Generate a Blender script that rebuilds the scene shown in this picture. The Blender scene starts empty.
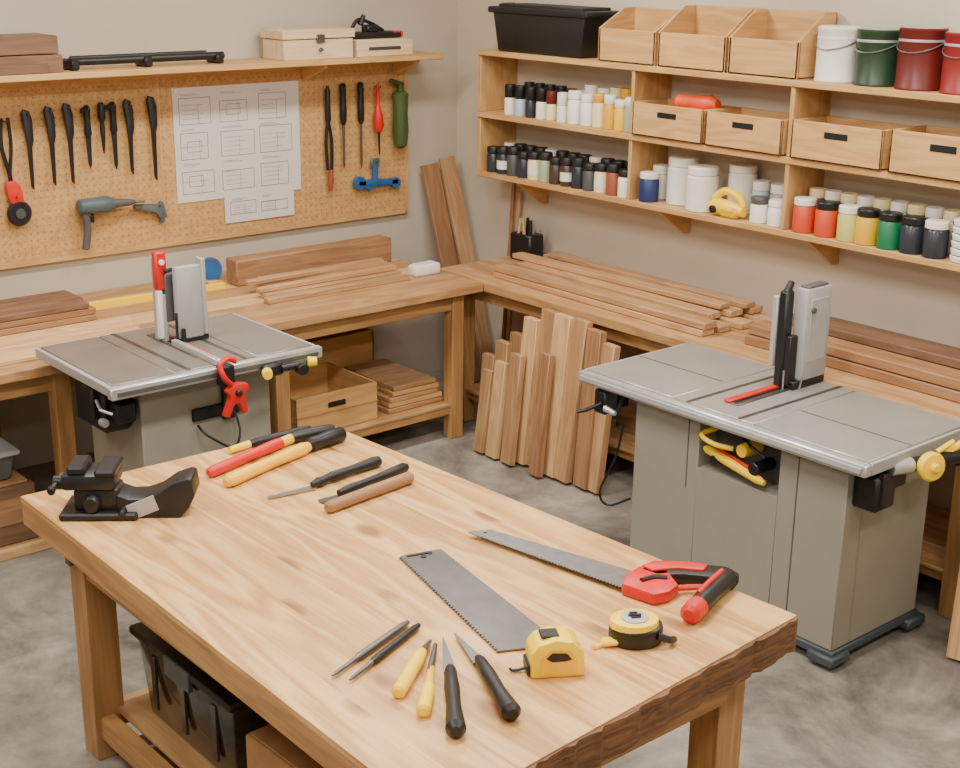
import bpy, bmesh, math, random
from mathutils import Vector, Matrix, Euler
random.seed(7)
FL=-.16   # floor level in build coordinates (whole scene is raised and scaled to real size at the end)
# ---------------------------------------------------------------- materials
def lin(c):
    return tuple(((x/255.)/12.92 if x/255.<=.04045 else ((x/255.+.055)/1.055)**2.4) for x in c)+(1,)
def newmat(name):
    m=bpy.data.materials.new(name);m.use_nodes=True;nt=m.node_tree
    return m,nt,nt.nodes['Principled BSDF']
def plain(name,c,rough=.5,metal=0,var=.12,scale=18,bump=0.0,coat=0):
    m,nt,b=newmat(name);N=nt.nodes;L=nt.links
    tc=N.new('ShaderNodeTexCoord');no=N.new('ShaderNodeTexNoise');no.inputs['Scale'].default_value=scale;no.inputs['Detail'].default_value=5
    L.new(tc.outputs['Object'],no.inputs['Vector'])
    mp=N.new('ShaderNodeMapRange');mp.inputs['From Min'].default_value=.3;mp.inputs['From Max'].default_value=.7
    mp.inputs['To Min'].default_value=1-var;mp.inputs['To Max'].default_value=1+var
    L.new(no.outputs['Fac'],mp.inputs['Value'])
    mx=N.new('ShaderNodeVectorMath');mx.operation='SCALE';mx.inputs[0].default_value=lin(c)[:3];L.new(mp.outputs[0],mx.inputs['Scale'])
    L.new(mx.outputs[0],b.inputs['Base Color'])
    b.inputs['Roughness'].default_value=rough;b.inputs['Metallic'].default_value=metal
    if coat:b.inputs['Coat Weight'].default_value=coat
    if bump:
        bp=N.new('ShaderNodeBump');bp.inputs['Strength'].default_value=bump;bp.inputs['Distance'].default_value=.01
        L.new(no.outputs['Fac'],bp.inputs['Height']);L.new(bp.outputs[0],b.inputs['Normal'])
    return m
def wood(name,light,dark,rough=.5,ring=9.,streak=.35,knots=0.0,rv=.12,wavy=1.0,amp=.42):
    m,nt,b=newmat(name);N=nt.nodes;L=nt.links
    at=N.new('ShaderNodeAttribute');at.attribute_name='gc'
    rn=N.new('ShaderNodeAttribute');rn.attribute_name='rnd'
    mp=N.new('ShaderNodeMapping');mp.inputs['Scale'].default_value=(.9*wavy,ring,ring);L.new(at.outputs['Vector'],mp.inputs['Vector'])
    n1=N.new('ShaderNodeTexNoise');n1.inputs['Scale'].default_value=1;n1.inputs['Detail'].default_value=2;n1.inputs['Distortion'].default_value=.6
    L.new(mp.outputs[0],n1.inputs['Vector'])
    mu=N.new('ShaderNodeMath');mu.operation='MULTIPLY';mu.inputs[1].default_value=38;L.new(n1.outputs['Fac'],mu.inputs[0])
    sn=N.new('ShaderNodeMath');sn.operation='SINE';L.new(mu.outputs[0],sn.inputs[0])
    mp2=N.new('ShaderNodeMapping');mp2.inputs['Scale'].default_value=(4,130,130);L.new(at.outputs['Vector'],mp2.inputs['Vector'])
    n2=N.new('ShaderNodeTexNoise');n2.inputs['Scale'].default_value=1;n2.inputs['Detail'].default_value=3;L.new(mp2.outputs[0],n2.inputs['Vector'])
    r1=N.new('ShaderNodeMapRange');r1.inputs['From Min'].default_value=-1;r1.inputs['From Max'].default_value=1;r1.inputs['To Min'].default_value=0;r1.inputs['To Max'].default_value=amp
    L.new(sn.outputs[0],r1.inputs['Value'])
    r2=N.new('ShaderNodeMapRange');r2.inputs['From Min'].default_value=.3;r2.inputs['From Max'].default_value=.75;r2.inputs['To Min'].default_value=0;r2.inputs['To Max'].default_value=streak
    L.new(n2.outputs['Fac'],r2.inputs['Value'])
    ad=N.new('ShaderNodeMath');ad.operation='ADD';L.new(r1.outputs[0],ad.inputs[0]);L.new(r2.outputs[0],ad.inputs[1])
    mx=N.new('ShaderNodeMix');mx.data_type='RGBA';mx.clamp_factor=True
    mx.inputs['A'].default_value=lin(light);mx.inputs['B'].default_value=lin(dark);L.new(ad.outputs[0],mx.inputs['Factor'])
    col=mx.outputs['Result']
    if knots:
        mp3=N.new('ShaderNodeMapping');mp3.inputs['Scale'].default_value=(2.6,5.,3.);L.new(at.outputs['Vector'],mp3.inputs['Vector'])
        vo=N.new('ShaderNodeTexVoronoi');vo.inputs['Scale'].default_value=1;L.new(mp3.outputs[0],vo.inputs['Vector'])
        r3=N.new('ShaderNodeMapRange');r3.inputs['From Min'].default_value=.12;r3.inputs['From Max'].default_value=.24;r3.inputs['To Min'].default_value=knots;r3.inputs['To Max'].default_value=0
        L.new(vo.outputs['Distance'],r3.inputs['Value'])
        m2=N.new('ShaderNodeMix');m2.data_type='RGBA';m2.clamp_factor=True;m2.inputs['B'].default_value=lin((132,84,44))
        L.new(col,m2.inputs['A']);L.new(r3.outputs[0],m2.inputs['Factor']);col=m2.outputs['Result']
    rr=N.new('ShaderNodeMapRange');rr.inputs['To Min'].default_value=1-rv;rr.inputs['To Max'].default_value=1+rv;L.new(rn.outputs['Fac'],rr.inputs['Value'])
    sc=N.new('ShaderNodeVectorMath');sc.operation='SCALE';L.new(col,sc.inputs[0]);L.new(rr.outputs[0],sc.inputs['Scale'])
    L.new(sc.outputs[0],b.inputs['Base Color']);b.inputs['Roughness'].default_value=rough
    bp=N.new('ShaderNodeBump');bp.inputs['Strength'].default_value=.15;bp.inputs['Distance'].default_value=.004
    L.new(n2.outputs['Fac'],bp.inputs['Height']);L.new(bp.outputs[0],b.inputs['Normal'])
    return m
def concrete():
    m,nt,b=newmat('concrete_floor');N=nt.nodes;L=nt.links
    tc=N.new('ShaderNodeTexCoord')
    a=N.new('ShaderNodeTexNoise');a.inputs['Scale'].default_value=1.5;a.inputs['Detail'].default_value=9;a.inputs['Roughness'].default_value=.7;a.inputs['Distortion'].default_value=.6
    L.new(tc.outputs['Object'],a.inputs['Vector'])
    cr=N.new('ShaderNodeValToRGB');e=cr.color_ramp.elements;e[0].position=.35;e[0].color=lin((94,89,82));e[1].position=.66;e[1].color=lin((168,160,148))
    L.new(a.outputs['Fac'],cr.inputs[0])
    c=N.new('ShaderNodeTexNoise');c.inputs['Scale'].default_value=9;c.inputs['Detail'].default_value=8;c.inputs['Roughness'].default_value=.7;L.new(tc.outputs['Object'],c.inputs['Vector'])
    r=N.new('ShaderNodeMapRange');r.inputs['From Min'].default_value=.35;r.inputs['From Max'].default_value=.7;r.inputs['To Min'].default_value=.80;r.inputs['To Max'].default_value=1.16
    L.new(c.outputs['Fac'],r.inputs['Value'])
    v=N.new('ShaderNodeTexVoronoi');v.inputs['Scale'].default_value=6;L.new(tc.outputs['Object'],v.inputs['Vector'])
    r2=N.new('ShaderNodeMapRange');r2.inputs['From Min'].default_value=.04;r2.inputs['From Max'].default_value=.10;r2.inputs['To Min'].default_value=1.25;r2.inputs['To Max'].default_value=1.0
    L.new(v.outputs['Distance'],r2.inputs['Value'])
    mu=N.new('ShaderNodeMath');mu.operation='MULTIPLY';L.new(r.outputs[0],mu.inputs[0]);L.new(r2.outputs[0],mu.inputs[1])
    s=N.new('ShaderNodeVectorMath');s.operation='SCALE';L.new(cr.outputs[0],s.inputs[0]);L.new(mu.outputs[0],s.inputs['Scale'])
    L.new(s.outputs[0],b.inputs['Base Color']);b.inputs['Roughness'].default_value=.5
    bp=N.new('ShaderNodeBump');bp.inputs['Strength'].default_value=.15;bp.inputs['Distance'].default_value=.01;L.new(c.outputs['Fac'],bp.inputs['Height']);L.new(bp.outputs[0],b.inputs['Normal'])
    return m
def pegboard_mat():
    m,nt,b=newmat('pegboard_hardboard');N=nt.nodes;L=nt.links
    at=N.new('ShaderNodeAttribute');at.attribute_name='gc'
    sp=N.new('ShaderNodeSeparateXYZ');L.new(at.outputs['Vector'],sp.inputs[0])
    def cell(o):
        d=N.new('ShaderNodeMath');d.operation='DIVIDE';d.inputs[1].default_value=.04;L.new(o,d.inputs[0])
        f=N.new('ShaderNodeMath');f.operation='FRACT';L.new(d.outputs[0],f.inputs[0])
        s=N.new('ShaderNodeMath');s.operation='SUBTRACT';s.inputs[1].default_value=.5;L.new(f.outputs[0],s.inputs[0])
        p=N.new('ShaderNodeMath');p.operation='POWER';p.inputs[1].default_value=2;L.new(s.outputs[0],p.inputs[0]);return p
    a=cell(sp.outputs[0]);c=cell(sp.outputs[2])
    ad=N.new('ShaderNodeMath');ad.operation='ADD';L.new(a.outputs[0],ad.inputs[0]);L.new(c.outputs[0],ad.inputs[1])
    r=N.new('ShaderNodeMapRange');r.inputs['From Min'].default_value=.012;r.inputs['From Max'].default_value=.026;r.inputs['To Min'].default_value=.6;r.inputs['To Max'].default_value=1
    L.new(ad.outputs[0],r.inputs['Value'])
    n=N.new('ShaderNodeTexNoise');n.inputs['Scale'].default_value=40;L.new(at.outputs['Vector'],n.inputs['Vector'])
    cr=N.new('ShaderNodeValToRGB');e=cr.color_ramp.elements;e[0].position=.3;e[0].color=lin((184,140,86));e[1].position=.7;e[1].color=lin((206,164,106));L.new(n.outputs['Fac'],cr.inputs[0])
    s=N.new('ShaderNodeVectorMath');s.operation='SCALE';L.new(cr.outputs[0],s.inputs[0]);L.new(r.outputs[0],s.inputs['Scale'])
    L.new(s.outputs[0],b.inputs['Base Color']);b.inputs['Roughness'].default_value=.6
    return m
W_TOP=wood('bench_top_pine',(224,180,118),(160,106,52),rough=.38,ring=5,streak=.34,knots=.85,rv=.09,wavy=.8,amp=.5)
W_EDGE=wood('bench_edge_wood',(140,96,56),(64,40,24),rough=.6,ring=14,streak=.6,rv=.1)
W_LEG=wood('bench_leg_wood',(194,148,94),(140,98,56),ring=7)
W_SHELF=wood('shelf_pine',(212,170,112),(176,130,76),ring=5,streak=.3,rv=.06)
W_BOX=wood('crate_pine',(218,174,114),(180,134,80),ring=6,rv=.05)
W_BENCH=wood('wall_bench_wood',(194,152,104),(142,100,60),ring=5,rv=.1)
W_LIGHT=wood('light_board',(222,184,134),(184,140,90),ring=6,rv=.08)
W_BOARD=wood('cut_board',(200,158,114),(150,108,70),ring=7,rv=.16)
W_BEAM=wood('brown_board',(172,130,92),(124,86,56),ring=7,rv=.1)
W_DARK=wood('walnut_board',(130,98,74),(90,64,48),ring=7,rv=.12)
W_PALEBOX=wood('pale_box',(228,204,166),(204,172,130),ring=6,rv=.04)
CARD=plain('cardboard',(174,130,88),.8)
BLACK=plain('black_plastic',(22,22,24),.42)
BLACKM=plain('black_steel',(36,36,38),.4,.3)
RUB=plain('dark_rubber',(34,34,36),.6)
RED=plain('red_plastic',(208,30,22),.4)
YEL=plain('yellow_plastic',(255,214,0),.4,var=.04)
YEL2=plain('yellow_lacquer',(244,190,30),.35,var=.06)
BLUE=plain('blue_plastic',(34,92,150),.4)
GREEN=plain('green_plastic',(62,84,40),.45)
TEAL=plain('teal_grey_plastic',(78,94,98),.45)
ORANGE=plain('orange_plastic',(232,78,30),.45)
WHITE=plain('white_plastic',(236,232,224),.4,var=.04)
PAPER=plain('paper',(214,209,202),.8,var=.03,scale=4)
INK=plain('ink_line',(116,116,124),.8)
GREYP=plain('saw_enamel',(146,143,129),.42,var=.04,scale=6)
GREYD=plain('grey_dark_enamel',(84,85,84),.45)
GREYL=plain('grey_light_enamel',(168,168,166),.4,var=.05)
IRON=plain('cast_iron_light',(168,165,160),.33,.35,var=.06,scale=5)
IRON2=plain('cast_iron',(138,131,124),.33,.4,var=.08,scale=5)
ALU=plain('aluminium',(206,206,206),.35,.6,var=.05)
STEEL=plain('steel',(158,158,160),.3,.8,var=.1,scale=30)
STEELD=plain('steel_dark',(112,110,108),.36,.8,var=.12,scale=14)
NAVY=plain('base_blue_grey',(66,74,80),.5)
GLASSB=plain('smoked_plastic',(48,44,38),.12,coat=.5)
SLOT=plain('slot_black',(12,12,12),.8)
PEG=pegboard_mat()
def pm(name,c,r=.4): return plain(name,c,r,var=.04)
CREAM=pm('cream',(232,218,164));SAGE=pm('sage',(158,170,142));DKBLUE=pm('dark_blue',(28,46,100));MAROON=pm('maroon',(98,28,24))
CANGREEN=pm('can_green',(34,60,38));CANRED=pm('can_red',(132,30,30));ORRED=pm('orange_red',(206,68,32));BRGREEN=pm('bright_green',(20,112,70));YG=pm('yellow_green',(196,188,104));MUST=pm('mustard',(216,168,20));TERR=pm('terracotta',(146,76,52));DGREY=pm('dark_grey',(72,74,76));LBLUE=pm('pale_blue',(176,198,206));JARDK=pm('jar_dark',(44,48,56),.25);JARBR=pm('jar_brown',(70,52,46),.25)
# ---------------------------------------------------------------- mesh builder
class O:
    def __init__(s,name):
        s.name=name;s.bm=bmesh.new();s.gc=s.bm.verts.layers.float_vector.new('gc');s.rn=s.bm.verts.layers.float.new('rnd');s.mats=[];s.M=Matrix()
    def mi(s,m):
        if m not in s.mats:s.mats.append(m)
        return s.mats.index(m)
    def push(s,vs,fs,mat,M=None,ax=None,off=True):
        M=s.M@(M or Matrix())
        mn=[min(v[i] for v in vs) for i in range(3)];mxx=[max(v[i] for v in vs) for i in range(3)]
        d=[mxx[i]-mn[i] for i in range(3)]
        if ax is None: ax=d.index(max(d))
        o=[ax]+[i for i in range(3) if i!=ax]
        of=Vector((random.uniform(0,20),random.uniform(0,20),random.uniform(0,20))) if off else Vector((0,0,0))
        r=random.random();mi=s.mi(mat);nv=[]
        for v in vs:
            b=s.bm.verts.new(M@Vector(v));b[s.gc]=Vector((v[o[0]],v[o[1]],v[o[2]]))+of;b[s.rn]=r;nv.append(b)
        for f in fs:
            try:
                ff=s.bm.faces.new([nv[i] for i in f]);ff.material_index=mi;ff.smooth=True
            except ValueError: pass
    def pushbm(s,tb,mat,M=None,ax=None,off=True):
        tb.verts.index_update()
        s.push([v.co.copy() for v in tb.verts],[[v.index for v in f.verts] for f in tb.faces],mat,M,ax,off);tb.free()
    def box(s,c,size,mat,rot=(0,0,0),bev=.004,ax=None,taper=None,seg=1,off=True):
        tb=bmesh.new();bmesh.ops.create_cube(tb,size=1)
        for v in tb.verts:
            k=1.0
            if taper and v.co.z<0:k=taper
            v.co=Vector((v.co.x*size[0]*k,v.co.y*size[1]*k,v.co.z*size[2]))
        bev=min(bev,min(size)*.3)
        if bev>0:bmesh.ops.bevel(tb,geom=tb.edges[:],offset=bev,segments=seg,affect='EDGES',profile=.5)
        s.pushbm(tb,mat,Matrix.Translation(c)@Euler(rot).to_matrix().to_4x4(),ax,off)
    def b2(s,x0,x1,y0,y1,z0,z1,mat,bev=.004,**k):
        s.box(((x0+x1)/2,(y0+y1)/2,(z0+z1)/2),(abs(x1-x0),abs(y1-y0),abs(z1-z0)),mat,bev=bev,**k)
    def lathe(s,p,prof,mat,axis=(0,0,1),seg=20):
        q=Vector(axis).normalized().to_track_quat('Z','Y').to_matrix().to_4x4()
        vs=[];fs=[]
        for h,r in prof:
            for i in range(seg):
                a=2*math.pi*i/seg;vs.append(Vector((max(r,1e-4)*math.cos(a),max(r,1e-4)*math.sin(a),h)))
        n=len(prof)
        for j in range(n-1):
            for i in range(seg):
                k=(i+1)%seg;fs.append([j*seg+i,j*seg+k,(j+1)*seg+k,(j+1)*seg+i])
        fs.append(list(range(seg))[::-1]);fs.append([(n-1)*seg+i for i in range(seg)])
        s.push(vs,fs,mat,Matrix.Translation(p)@q,2)
    def cyl(s,p0,p1,r0,r1,mat,seg=18):
        p0=Vector(p0);p1=Vector(p1);d=(p1-p0);l=d.length
        b=min(min(r0,r1)*.12,l*.2)
        s.lathe(p0,[(0,r0-b),(b,r0),(l-b,r1),(l,max(r1-b,1e-4))],mat,d,seg)
    def rod(s,p0,p1,prof,mat,seg=16):
        p0=Vector(p0);p1=Vector(p1);d=p1-p0;l=d.length
        s.lathe(p0,[(t*l,r) for t,r in prof],mat,d,seg)
    def prism(s,pts,a0,a1,mat,plane='xy',bev=.0,ax=None,M=None):
        tb=bmesh.new()
        def f(u,v,w):
            return {'xy':(u,v,w),'xz':(u,w,v),'yz':(w,u,v)}[plane]
        A=[tb.verts.new(f(u,v,a0)) for u,v in pts];Bv=[tb.verts.new(f(u,v,a1)) for u,v in pts]
        n=len(pts);tb.faces.new(A);tb.faces.new(Bv[::-1])
        for i in range(n):tb.faces.new([A[i],Bv[i],Bv[(i+1)%n],A[(i+1)%n]])
        bmesh.ops.recalc_face_normals(tb,faces=tb.faces)
        if bev:bmesh.ops.bevel(tb,geom=tb.edges[:],offset=bev,segments=2,affect='EDGES',profile=.5)
        s.pushbm(tb,mat,M,ax)
    def tube(s,pts,r,mat,seg=8):
        pts=[Vector(p) for p in pts];n=len(pts);vs=[];fs=[];up=Vector((.13,.21,.97))
        for i,p in enumerate(pts):
            t=(pts[min(i+1,n-1)]-pts[max(i-1,0)]).normalized()
            a=t.cross(up)
            if a.length<.1:a=t.cross(Vector((1,0,0)))
            a.normalize();b=t.cross(a)
            for k in range(seg):
                g=2*math.pi*k/seg;vs.append(p+(a*math.cos(g)+b*math.sin(g))*r)
        for j in range(n-1):
            for i in range(seg):
                k=(i+1)%seg;fs.append([j*seg+i,j*seg+k,(j+1)*seg+k,(j+1)*seg+i])
        fs.append(list(range(seg)));fs.append([(n-1)*seg+i for i in range(seg)][::-1])
        s.push(vs,fs,mat)
    def smooth(s,pts,k=6):
        P=[Vector(p) for p in pts];P=[P[0]]+P+[P[-1]];out=[]
        for i in range(1,len(P)-2):
            for j in range(k):
                t=j/k;a,b,c,d=P[i-1],P[i],P[i+1],P[i+2]
                out.append(.5*((2*b)+(c-a)*t+(2*a-5*b+4*c-d)*t*t+(3*b-a-3*c+d)*t**3))
        out.append(P[-2]);return out
    def done(s,loc=(0,0,0),rz=0):
        bm=s.bm;bmesh.ops.recalc_face_normals(bm,faces=bm.faces)
        for e in bm.edges:
            if len(e.link_faces)==2 and e.calc_face_angle(0)>.62:e.smooth=False
        me=bpy.data.meshes.new(s.name);bm.to_mesh(me);bm.free()
        for m in s.mats:me.materials.append(m)
        ob=bpy.data.objects.new(s.name,me);ob.location=loc;ob.rotation_euler=(0,0,rz);bpy.context.collection.objects.link(ob);return ob
# ---------------------------------------------------------------- room
XW,YW=6.2,7.55
X0,Y0=-1.8,-1.6;ZC=3.6
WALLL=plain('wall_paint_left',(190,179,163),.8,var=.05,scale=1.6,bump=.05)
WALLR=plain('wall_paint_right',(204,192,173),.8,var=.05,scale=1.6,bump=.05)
CEIL=plain('ceiling_paint',(220,214,204),.8,var=.02,scale=2)
def slab(name,x0,x1,y0,y1,z0,z1,m):
    o=O(name);o.b2(x0,x1,y0,y1,z0,z1,m,bev=0);return o.done()
slab('floor',X0-.1,XW+.1,Y0-.1,YW+.1,FL-.1,FL,concrete())
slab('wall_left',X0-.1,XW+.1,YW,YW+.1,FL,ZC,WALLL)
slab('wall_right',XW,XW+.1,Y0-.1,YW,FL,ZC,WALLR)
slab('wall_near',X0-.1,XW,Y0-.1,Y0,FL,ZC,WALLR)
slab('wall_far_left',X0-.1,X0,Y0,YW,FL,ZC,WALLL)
slab('ceiling',X0-.1,XW+.1,Y0-.1,YW+.1,ZC,ZC+.1,CEIL)
# ---------------------------------------------------------------- main workbench
T=.86
o=O('workbench')
Lc,Bc,Rc,Fc=[Vector((x,y,0)) for x,y in ((1.77,4.70),(3.12,4.665),(3.25,2.28),(1.73,2.18))]
cuts=[0,.1,.215,.33,.43,.545,.66,.76,.88,1]
for i in range(len(cuts)-1):
    a,b=cuts[i],cuts[i+1]
    q=[Lc.lerp(Bc,a),Lc.lerp(Bc,b),Fc.lerp(Rc,b),Fc.lerp(Rc,a)]
    o.prism([(v.x,v.y) for v in q],T-.02,T,W_TOP,ax=1)
o.prism([(1.772,4.698),(3.118,4.663),(3.247,2.283),(1.733,2.183)],T-.11,T-.02,W_LEG,ax=1)
rag=[];n=60
for i in range(n+1):
    t=i/n;p=Fc.lerp(Rc,t);rag.append((p.x,p.y-.004-.016*random.random()))
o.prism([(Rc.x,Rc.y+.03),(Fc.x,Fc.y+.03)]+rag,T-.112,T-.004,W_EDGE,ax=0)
legs=[(1.92,4.46),(3.0,4.5),(3.08,2.43),(1.88,2.34)]
TF=T-.11
for x,y in legs:o.box((x,y,(TF+FL)/2),(.12,.12,TF-FL),W_LEG,ax=2)
o.b2(1.87,1.91,2.4,4.42,.60,TF,W_LEG);o.b2(3.0,3.04,2.4,4.42,.60,TF,W_LEG)
o.b2(1.96,2.95,4.46,4.50,.60,TF,W_LEG);o.b2(1.93,3.03,2.35,2.39,.60,TF,W_LEG)
SH=.02
o.b2(1.88,1.94,2.4,4.42,SH-.09,SH,W_LEG);o.b2(2.98,3.04,2.4,4.42,SH-.09,SH,W_LEG)
o.b2(1.96,2.95,4.44,4.5,SH-.09,SH,W_LEG);o.b2(1.93,3.03,2.34,2.4,SH-.09,SH,W_LEG)
for i in range(6):
    a=1.95+i*.17;o.b2(a,a+.165,2.41,4.43,SH,SH+.02,W_BENCH)
o.box((1.852,4.48,.70),(.016,.05,.07),YEL);o.box((1.85,4.49,.66),(.02,.04,.05),GREYD)
o.done()
SH+=.02
o=O('storage_bin')
o.box((2.24,3.97,SH+.17),(.46,.70,.34),GLASSB,taper=.9,bev=.015,seg=2)
o.box((2.24,3.97,SH+.345),(.50,.74,.035),BLACK,bev=.012,seg=2);o.box((2.24,3.97,SH+.367),(.40,.64,.012),BLACK,bev=.005)
o.box((1.995,3.97,SH+.32),(.02,.18,.08),GREYD);o.box((2.24,3.60,SH+.32),(.12,.02,.08),GREYD)
for k in range(3):o.box((2.012,3.75+.22*k,SH+.18),(.012,.03,.22),GLASSB,bev=.002)
o.done()
def openbox(name,x0,x1,y0,y1,z0,z1,m,t=.015,slot=None,inner=None):
    o=O(name)
    o.b2(x0,x1,y0,y1,z0,z0+t,m);o.b2(x0,x0+t,y0,y1,z0,z1,m);o.b2(x1-t,x1,y0,y1,z0,z1,m);o.b2(x0,x1,y0,y0+t,z0,z1,m);o.b2(x0,x1,y1-t,y1,z0,z1,m)
    return o
def carton(name,c,s,rz=0):
    o=O(name);o.box((0,0,s[2]/2),s,CARD,bev=.006)
    o.box((0,s[1]*.0,s[2]+.003),(s[0]*.98,.05,.006),W_LIGHT,bev=0)
    o.box((-s[0]*.25,0,s[2]+.0035),(s[0]*.46,s[1]*.96,.006),CARD,bev=.002);o.box((s[0]*.25,0,s[2]+.0035),(s[0]*.46,s[1]*.96,.006),CARD,bev=.002)
    return o.done(c,rz)
carton('cardboard_box',(2.28,3.22,SH),(.56,.60,.30),.03)
carton('cardboard_box',(2.78,3.1,SH),(.36,.6,.40),-.03)
carton('cardboard_box',(2.28,2.66,SH),(.5,.44,.34),.02)
# ---- vise
o=O('bench_vise')
o.M=Matrix.Diagonal((1.06,1.1,1.2,1))
o.box((-.10,0,.012),(.26,.17,.024),BLACKM,bev=.006);o.box((-.11,0,.055),(.15,.11,.07),BLACKM,bev=.012,seg=2)
o.box((-.13,0,.115),(.18,.14,.05),BLACK,bev=.014,seg=2);o.box((-.07,.0,.145),(.07,.15,.025),BLACKM,bev=.008)
o.box((-.17,.0,.15),(.06,.12,.03),BLACKM,bev=.008)
o.cyl((-.26,0,.095),(-.2,0,.095),.022,.022,BLACKM);o.cyl((-.25,-.07,.095),(-.25,.07,.095),.008,.008,STEELD);o.lathe((-.25,-.08,.095),[(0,.008),(.005,.014),(.015,.014),(.02,.008)],BLACK,(0,1,0))
o.prism([(-.04,.0),(-.04,.075),(.0,.06),(.05,.062),(.10,.078),(.15,.11),(.20,.125),(.215,.12),(.222,.07),(.20,.03),(.17,.0)],-.06,.06,BLACKM,'xz',bev=.006)
o.box((.045,-.062,.035),(.10,.004,.05),GREYL,rot=(0,-.35,0),bev=.001)
o.cyl((-.12,-.06,.05),(-.12,-.085,.05),.03,.025,BLACKM);o.cyl((-.02,-.05,.03),(-.02,-.09,.02),.014,.012,BLACK)
o.done((2.03,4.31,T),-.66)
# ---- tools lying on the bench
def on(x,y,r):return Vector((x,y,T+r))
o=O('wood_chisel')
o.rod(on(2.40,4.42,.024),on(2.80,4.535,.024),[(0,.012),(.02,.020),(.1,.023),(.5,.021),(.9,.024),(1,.022)],RED)
o.rod(on(2.80,4.535,.024),on(2.86,4.55,.024),[(0,.02),(1,.021)],YEL2)
o.rod(on(2.86,4.55,.027),on(3.06,4.53,.027),[(0,.018),(.1,.026),(.9,.026),(1,.018)],BLACK)
o.done()
o=O('rasp')
o.rod(on(2.70,4.615,.018),on(3.0,4.62,.018),[(0,.012),(.1,.018),(.9,.018),(1,.012)],BLACKM);o.rod(on(2.60,4.60,.018),on(2.70,4.615,.018),[(0,.014),(1,.016)],YEL)
o.done()
o=O('mallet')
o.rod(on(2.40,4.29,.027),on(2.86,4.42,.027),[(0,.012),(.02,.023),(.08,.027),(.5,.023),(.92,.027),(1,.02)],YEL2)
o.rod(on(2.86,4.42,.033),on(3.05,4.45,.033),[(0,.02),(.06,.03),(.3,.028),(.5,.032),(.94,.032),(1,.024)],BLACK)
o.done()
def blade(o,a,b,w0,w1,m=STEEL,t=.006,z=.01):
    a=Vector((a[0],a[1],0));b=Vector((b[0],b[1],0));d=(b-a).normalized();n=Vector((-d.y,d.x,0))
    q=[a+n*w0/2,b+n*w1/2,b-n*w1/2,a-n*w0/2];o.prism([(v.x,v.y) for v in q],T+z,T+z+t,m)
o=O('bench_chisel');blade(o,(2.47,4.10),(2.66,4.08),.014,.036,z=.004)
o.rod(on(2.65,4.08,.021),on(2.72,4.09,.021),[(0,.01),(.5,.02),(1,.016)],BLACK);o.rod(on(2.71,4.09,.024),on(3.0,4.12,.024),[(0,.014),(.15,.02),(.5,.018),(.85,.023),(.97,.02),(1,.01)],BLACK);o.done()
o=O('bench_chisel');blade(o,(2.60,3.95),(2.70,3.945),.03,.03,STEELD,z=.004)
o.rod(on(2.68,3.945,.023),on(3.04,4.0,.023),[(0,.012),(.15,.018),(.4,.015),(.8,.02),(.95,.022),(1,.014)],BLACK);o.done()
o=O('dowel');o.rod(on(2.56,3.85,.025),on(2.985,3.90,.025),[(0,.014),(.02,.022),(.5,.023),(.98,.024),(1,.018)],W_BEAM);o.done()
def sawblade(o,base0,base1,top1,top0,m,n=46,depth=.010,z0=.004,t=.004):
    b0=Vector(base0);b1=Vector(base1);d=(b1-b0);nn=Vector((d.y,-d.x)).normalized()
    tv=Vector(top0)
    if (tv-b0).dot(nn)>0: nn=-nn
    pts=[]
    for i in range(n):
        p=b0+d*(i/n);q=b0+d*((i+.8)/n);pts.append((p.x,p.y));q=q+nn*depth;pts.append((q.x,q.y))
    pts.append(tuple(b1));pts.append(tuple(top1));pts.append(tuple(top0))
    o.prism(pts,T+z0,T+z0+t,m)
o=O('panel_saw');sawblade(o,(2.545,3.385),(2.375,2.68),(2.545,2.60),(2.685,3.345),STEELD,44,.012)
o.cyl((2.60,3.33,T+.006),(2.60,3.33,T+.011),.01,.01,BLACK);o.cyl((2.63,3.335,T+.006),(2.63,3.335,T+.0095),.008,.008,BLACK);o.box((2.60,3.355,T+.009),(.09,.012,.003),BLACK,rot=(0,0,-.3),bev=0)
o.done()
o=O('hand_saw');sawblade(o,(2.835,3.375),(2.955,2.64),(3.07,2.72),(2.905,3.345),STEEL,60,.010,z0=.016)
o.cyl((2.872,3.33,T+.018),(2.872,3.33,T+.022),.006,.006,BLACK)
o.prism([(2.92,2.72),(2.99,2.765),(3.075,2.775),(3.13,2.72),(3.09,2.66),(3.06,2.60),(3.0,2.585),(2.945,2.60)],T+.001,T+.044,RED,bev=.010)
o.prism([(3.04,2.76),(3.12,2.765),(3.22,2.68),(3.285,2.59),(3.275,2.53),(3.22,2.51),(3.19,2.56),(3.12,2.65),(3.05,2.69)],T+.002,T+.044,BLACK,bev=.010)
o.prism([(3.06,2.765),(3.12,2.76),(3.20,2.685),(3.235,2.63),(3.19,2.61),(3.13,2.68),(3.06,2.715)],T+.02,T+.052,RED,bev=.006)
o.tube(o.smooth([(2.98,2.69,T+.046),(3.03,2.68,T+.047),(3.06,2.65,T+.046)]),.009,BLACK)
o.rod(on(3.25,2.55,.036),on(2.99,2.465,.036),[(0,.018),(.08,.031),(.3,.034),(.6,.031),(.9,.034),(1,.03)],BLACK)
o.rod(on(3.0,2.468,.036),on(2.93,2.445,.036),[(0,.034),(.3,.035),(.85,.033),(1,.018)],RED)
o.tube([(3.2,2.545,T+.068),(3.1,2.515,T+.068),(3.02,2.488,T+.066)],.009,RED)
o.tube(o.smooth([(3.05,2.62,T+.022),(3.11,2.59,T+.02),(3.15,2.545,T+.025)]),.010,RED)
o.done()
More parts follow.
